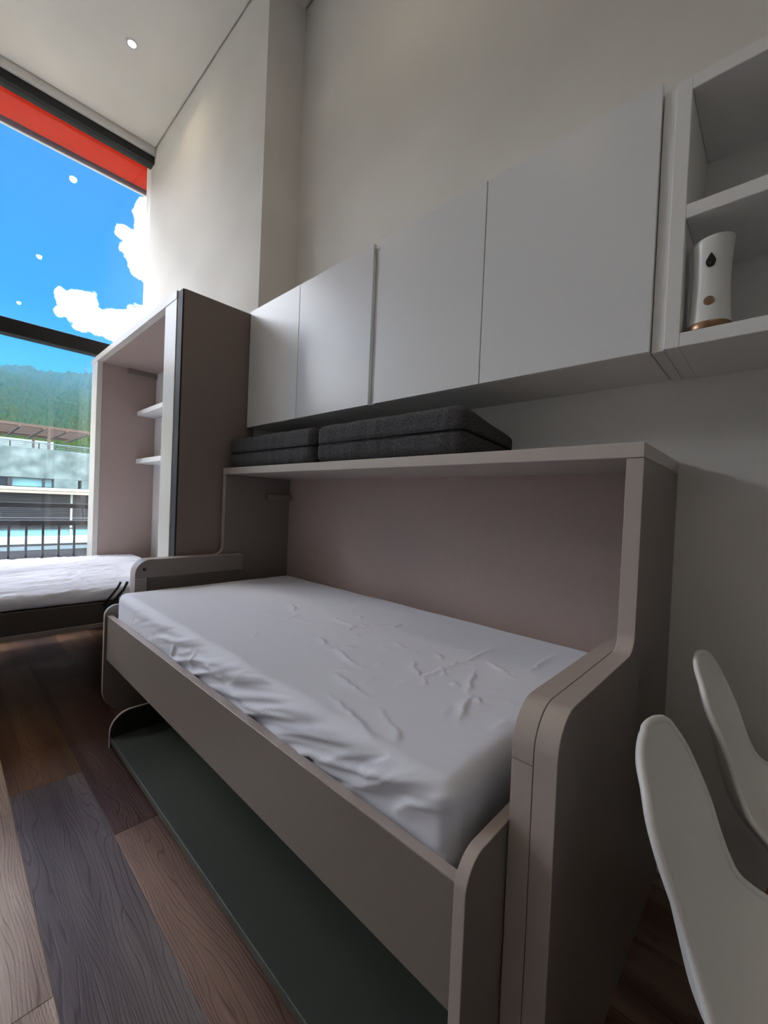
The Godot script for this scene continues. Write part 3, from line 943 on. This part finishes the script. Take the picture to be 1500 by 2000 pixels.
func cushions() -> void:
	var nz := FastNoiseLite.new()
	nz.seed = 14
	nz.frequency = 4.0
	var make := func(label: String, x0: float, x1: float, front: float, back: float) -> void:
		var c := thing("box_cushion", label, "cushion", Vector3(0, 1.292, 0), "charcoal cushions on the bed shelf")
		var zf := 0.425
		var zb := 0.055
		var hh := front
		var disp := func(p: Vector3, n: Vector3) -> float:
			var h := nz.get_noise_3d(p.x, p.y, p.z) * 0.005
			# upright wrinkles in the cloth
			h += nz.get_noise_3d(p.x * 5.0, p.y * 0.8, 7.0) * 0.006 * absf(n.z)
			var s := (p.y - hh * 0.48) / 0.006
			h -= 0.007 * exp(-s * s) * (1.0 - absf(n.y))
			return h
		var mesh: ArrayMesh = soft_box(Vector3(x0, 0.001, zb), Vector3(x1, hh, zf), 0.038, 0.007, disp)
		# the top falls towards the wall
		var md := MeshDataTool.new()
		md.create_from_surface(mesh, 0)
		for i in md.get_vertex_count():
			var v := md.get_vertex(i)
			var t := clampf((v.z - zb) / (zf - zb), 0, 1)
			v.y *= lerpf(back / front, 1.0, t)
			v.y = maxf(v.y, 0.0)
			md.set_vertex(i, v)
		var am := ArrayMesh.new()
		md.commit_to_surface(am)
		part("cover", am, M.charcoal, c)
		var k := hh * 0.48
		var pts := []
		for q in [[x0 + 0.03, zf], [x1 - 0.03, zf], [x1 - 0.009, zf - 0.009], [x1, zf - 0.03], [x1, zb + 0.03]]:
			var t := clampf((q[1] - zb) / (zf - zb), 0, 1)
			pts.append(Vector3(q[0], k * lerpf(back / front, 1.0, t), q[1]))
		part("piping", tube(pts, 0.0028, 6), M.charcoal_seam, c)
	make.call("charcoal fabric box cushion pushed against the tall cabinet side", -2.322, -1.537, 0.172, 0.150)
	make.call("charcoal fabric wedge cushion under the middle wall cabinet doors", -1.514, -0.745, 0.172, 0.108)

func wall_bed() -> void:
	var w := thing("wall_bed", "tall taupe wall-bed cabinet with its double bed folded down by the window", "bed", Vector3.ZERO)
	part("top_board", bx(-4.255, 2.187, 0.262, -2.415, 2.232, 0.705, 0.0015), M.stile, w)
	part("soffit", bx(-4.06, 2.183, 0.264, -2.585, 2.1868, 0.664, 0.0), M.rose, w)
	part("stile", bx(-2.580, 0.0, 0.665, -2.415, 2.186, 0.703, 0.0015), M.stile, w)
	part("stile", bx(-4.228, 0.0, 0.665, -4.062, 2.186, 0.703, 0.0015), M.stile, w)
	part("side_panel", bx(-2.450, 0.0, 0.262, -2.415, 2.186, 0.664, 0.001), M.rose, w)
	part("side_panel", bx(-4.100, 0.0, 0.262, -4.062, 2.186, 0.664, 0.001), M.rose, w)
	part("side_cladding", bx(-2.398, 0.0, 0.262, -2.345, 2.225, 0.690, 0.001), M.dark_taupe, w)
	part("front_edge", bx(-2.413, 0.0, 0.6905, -2.345, 2.222, 0.699, 0.001), M.brown_black, w)
	part("gap_strip", bx(-2.414, 0.0, 0.262, -2.399, 2.222, 0.685, 0.0), M.brown_black, w)
	part("cleat", bx(-4.061, 2.140, 0.262, -4.035, 2.186, 0.486, 0.002), M.taupe, w)
	# the leaf that folds down
	part("bed_box", bx(-4.055, 0.425, 0.30, -2.615, 0.535, 2.33, 0.003), M.bed_box, w)
	part("bed_skirt", bx(-4.057, 0.400, 0.30, -2.612, 0.425, 2.33, 0.002), M.taupe, w)
	for x in [-3.98, -2.72]:
		part("fold_leg", bx(x, 0.0, 2.20, x + 0.05, 0.40, 2.25, 0.003), M.dark_metal, w)
	part("strap", tube([Vector3(-2.60, 0.635, 0.845), Vector3(-2.585, 0.60, 0.865), Vector3(-2.585, 0.555, 0.90), Vector3(-2.60, 0.50, 0.945)], 0.007, 8), M.black_rubber, w)
	part("strap", tube([Vector3(-2.61, 0.635, 0.875), Vector3(-2.60, 0.61, 0.89), Vector3(-2.597, 0.57, 0.92), Vector3(-2.605, 0.52, 0.955)], 0.006, 8), M.black_rubber, w)
	var m := thing("mattress", "wide mattress in a rippled white sheet on the bed by the window", "mattress", Vector3.ZERO)
	var nz := FastNoiseLite.new()
	nz.seed = 8
	nz.frequency = 2.0
	var disp := func(p: Vector3, n: Vector3) -> float:
		var a := nz.get_noise_2d(p.x * 14.0 + 0.6 * sin(p.z * 3.0), p.z * 0.55)
		var h := 0.003 * nz.get_noise_2d(p.x, p.z)
		h += 0.010 * (1.0 - absf(a) * 3.0) * maxf(n.y, 0.0)
		h += 0.008 * nz.get_noise_2d(p.z * 1.2, p.y * 6.0) * absf(n.x)
		return h
	part("fitted_sheet", soft_box(Vector3(-4.045, 0.537, 0.42), Vector3(-2.622, 0.605, 2.30), 0.028, 0.012, disp), M.sheet, m)
	# shelves on the wall behind the folded bed
	var up := thing("wall_shelf", "upper thin white shelf fixed to the wall inside the tall cabinet", "shelf", Vector3.ZERO, "shelves inside the tall cabinet")
	part("board", bx(-4.060, 1.797, 0.262, -2.452, 1.835, 0.405, 0.002), M.white_board, up)
	var low := thing("wall_shelf", "lower thin white shelf fixed to the wall inside the tall cabinet", "shelf", Vector3.ZERO, "shelves inside the tall cabinet")
	part("board", bx(-4.060, 1.385, 0.262, -2.452, 1.425, 0.405, 0.002), M.white_board, low)

func cabinets() -> void:
	var y0 := 1.547
	var y1 := 2.236
	var unit := func(label: String, x0: float, xm: float, x1: float) -> void:
		var c := thing("wall_cabinet", label, "cabinet", Vector3.ZERO, "white wall cabinets in a row")
		part("carcass", bx(x0 + 0.002, y0 + 0.001, 0.0, x1 - 0.002, y1 - 0.012, 0.288, 0.001), M.white_board, c)
		part("door", bx(x0, y0, 0.290, xm - 0.0015, y1, 0.310, 0.0012), M.white_lacquer, c)
		part("door", bx(xm + 0.0015, y0, 0.290, x1, y1, 0.310, 0.0012), M.white_lacquer, c)
	unit.call("white two-door wall cabinet touching the tall taupe cabinet", -2.340, -1.840, -1.307)
	unit.call("white two-door wall cabinet next to the open shelf unit", -1.272, -0.765, -0.262)
	var f := thing("filler_strip", "narrow white filler strip between the two wall cabinets", "filler", Vector3.ZERO)
	part("strip", bx(-1.306, y0 + 0.002, 0.0, -1.273, y1 - 0.014, 0.292, 0.001), M.white_board, f)
	var s := thing("open_shelf_unit", "white open two-compartment wall shelf holding the air freshener", "shelf", Vector3.ZERO)
	part("filler", bx(-0.260, y0 - 0.001, 0.0, -0.232, 2.215, 0.298, 0.001), M.white_board, s)
	part("side", bx(-0.231, y0 - 0.002, 0.0, -0.198, 2.214, 0.310, 0.0015), M.white_board, s)
	part("side", bx(0.47, y0 - 0.002, 0.0, 0.503, 2.214, 0.310, 0.0015), M.white_board, s)
	part("bottom", bx(-0.198, y0 - 0.002, 0.0, 0.47, 1.580, 0.310, 0.0015), M.white_board, s)
	part("shelf", bx(-0.198, 1.862, 0.0, 0.47, 1.897, 0.310, 0.0015), M.white_board, s)
	part("top", bx(-0.198, 2.180, 0.0, 0.47, 2.214, 0.310, 0.0015), M.white_board, s)
	part("back", bx(-0.198, 1.580, 0.001, 0.47, 2.180, 0.008, 0.0), M.white_board, s)

func freshener() -> void:
	var t := thing("air_freshener", "waisted white air freshener dispenser with gold base on the open shelf", "dispenser", Vector3(-0.146, 1.580, 0.262))
	var R := func(y: float) -> float:
		var k := y / 0.222
		return 0.0465 - 0.026 * k + 0.0225 * k * k
	# body with a slanting top
	var st := begin(true)
	var n := 48
	var rows := 24
	var P := func(i: int, k: int) -> Vector3:
		var w := TAU * k / n
		var top := 0.222 + 0.005 * cos(w + 0.5)
		var y := 0.018 + (top - 0.018) * i / float(rows)
		var r: float = R.call(y)
		return Vector3(r * cos(w), y, -r * sin(w) * 0.92)
	for i in rows:
		for k in n: quad(st, P.call(i, k), P.call(i, k + 1), P.call(i + 1, k + 1), P.call(i + 1, k))
	for k in n:
		var a: Vector3 = P.call(rows, k)
		var b: Vector3 = P.call(rows, k + 1)
		tri(st, a, b, Vector3(0, 0.219, 0))
	part("body", done(st), M.pearl, t)
	part("base_ring", lathe([[0.0, 0.0], [0.0465, 0.0], [0.0472, 0.002], [0.0470, 0.016], [0.046, 0.018], [0.0, 0.018]], 48), M.gold, t)
	# front face looks towards the window side of the room
	var dir := Vector3(0.05, 0, 1).normalized()
	var rt := Vector3.UP.cross(dir).normalized()
	var nozzle := func(sc: float, out: float, called: String, m: Material) -> void:
		var s2 := begin(true)
		var ring := []
		for k in 28:
			var w := TAU * k / 28.0
			var yy := cos(w)
			var xx := sin(w) * (0.58 if yy < 0 else 0.58 * pow(1.0 - yy, 0.55))
			var y := 0.164 + 0.0155 * sc * yy * (1.05 if yy > 0 else 0.85)
			var r: float = R.call(y) * 0.92 + out
			var px := xx * 0.0145 * sc
			ring.append(rt * px + Vector3.UP * y + dir * (r - px * px / 0.09))
		var cen := Vector3.UP * 0.162 + dir * (float(R.call(0.162)) * 0.92 + out)
		for k in 28: tri(s2, cen, ring[(k + 1) % 28], ring[k])
		part(called, done(s2), m, t)
	nozzle.call(1.55, 0.0012, "nozzle_rim", M.pearl)
	nozzle.call(1.2, 0.0022, "nozzle_opening", M.black)
	var spray := part("nozzle", lathe([[0.0, 0.0], [0.0035, 0.0], [0.0035, 0.002], [0.0, 0.0025]], 14), M.grey_frame, t)
	spray.rotation.x = PI / 2
	spray.position = Vector3.UP * 0.157 + dir * (float(R.call(0.157)) * 0.92 + 0.0022)
	var bt := part("button", lathe([[0.0, 0.0], [0.0085, 0.0], [0.0085, 0.0018], [0.007, 0.0022], [0.0, 0.002]], 28), M.gold_dark, t)
	bt.rotation.x = PI / 2
	bt.position = Vector3.UP * 0.068 + dir * (float(R.call(0.068)) * 0.92 - 0.0002)
	var br := part("button_rim", lathe([[0.0086, 0.0], [0.0108, 0.0], [0.0108, 0.0016], [0.0095, 0.0026], [0.0086, 0.002]], 28), M.gold, t)
	br.rotation.x = PI / 2
	br.position = bt.position

func downlights() -> void:
	var glow := mat(Color(1, 1, 1), 0.5)
	glow.emission_enabled = true
	glow.emission = Color(1.0, 0.92, 0.80)
	glow.emission_energy_multiplier = 14.0
	var where := ["by the window", "above the middle of the room", "at the room's inner end"]
	for r in 2:  # second row is unseen, added to warm and brighten the room
		for k in 3:
			var p := Vector3(-3.44 + 2.08 * k, 4.275, 0.69 + 1.95 * r)
			var t := thing("downlight", "small round downlight %s, row %s" % [where[k], ["along the pier wall", "added out of view for more light"][r]], "lamp", p, "ceiling downlights")
			part("trim_ring", lathe([[0.026, -0.001], [0.040, -0.003], [0.042, 0.0], [0.026, 0.0]], 28), M.white_metal, t)
			part("bulb", lathe([[0.0, -0.0015], [0.025, -0.0015], [0.025, -0.0005], [0.0, -0.0005]], 24, false), glow, t)
			var l := SpotLight3D.new()
			l.name = "lamp_light"
			l.light_color = Color(1.0, 0.92, 0.80)
			l.light_energy = 0.28
			l.spot_angle = 80.0
			l.spot_angle_attenuation = 1.0
			l.spot_range = 12.0
			l.spot_attenuation = 2.0
			l.light_size = 0.03
			l.shadow_enabled = true
			t.add_child(l)
			l.position = Vector3(0, -0.012, 0)
			l.rotation.x = -PI / 2
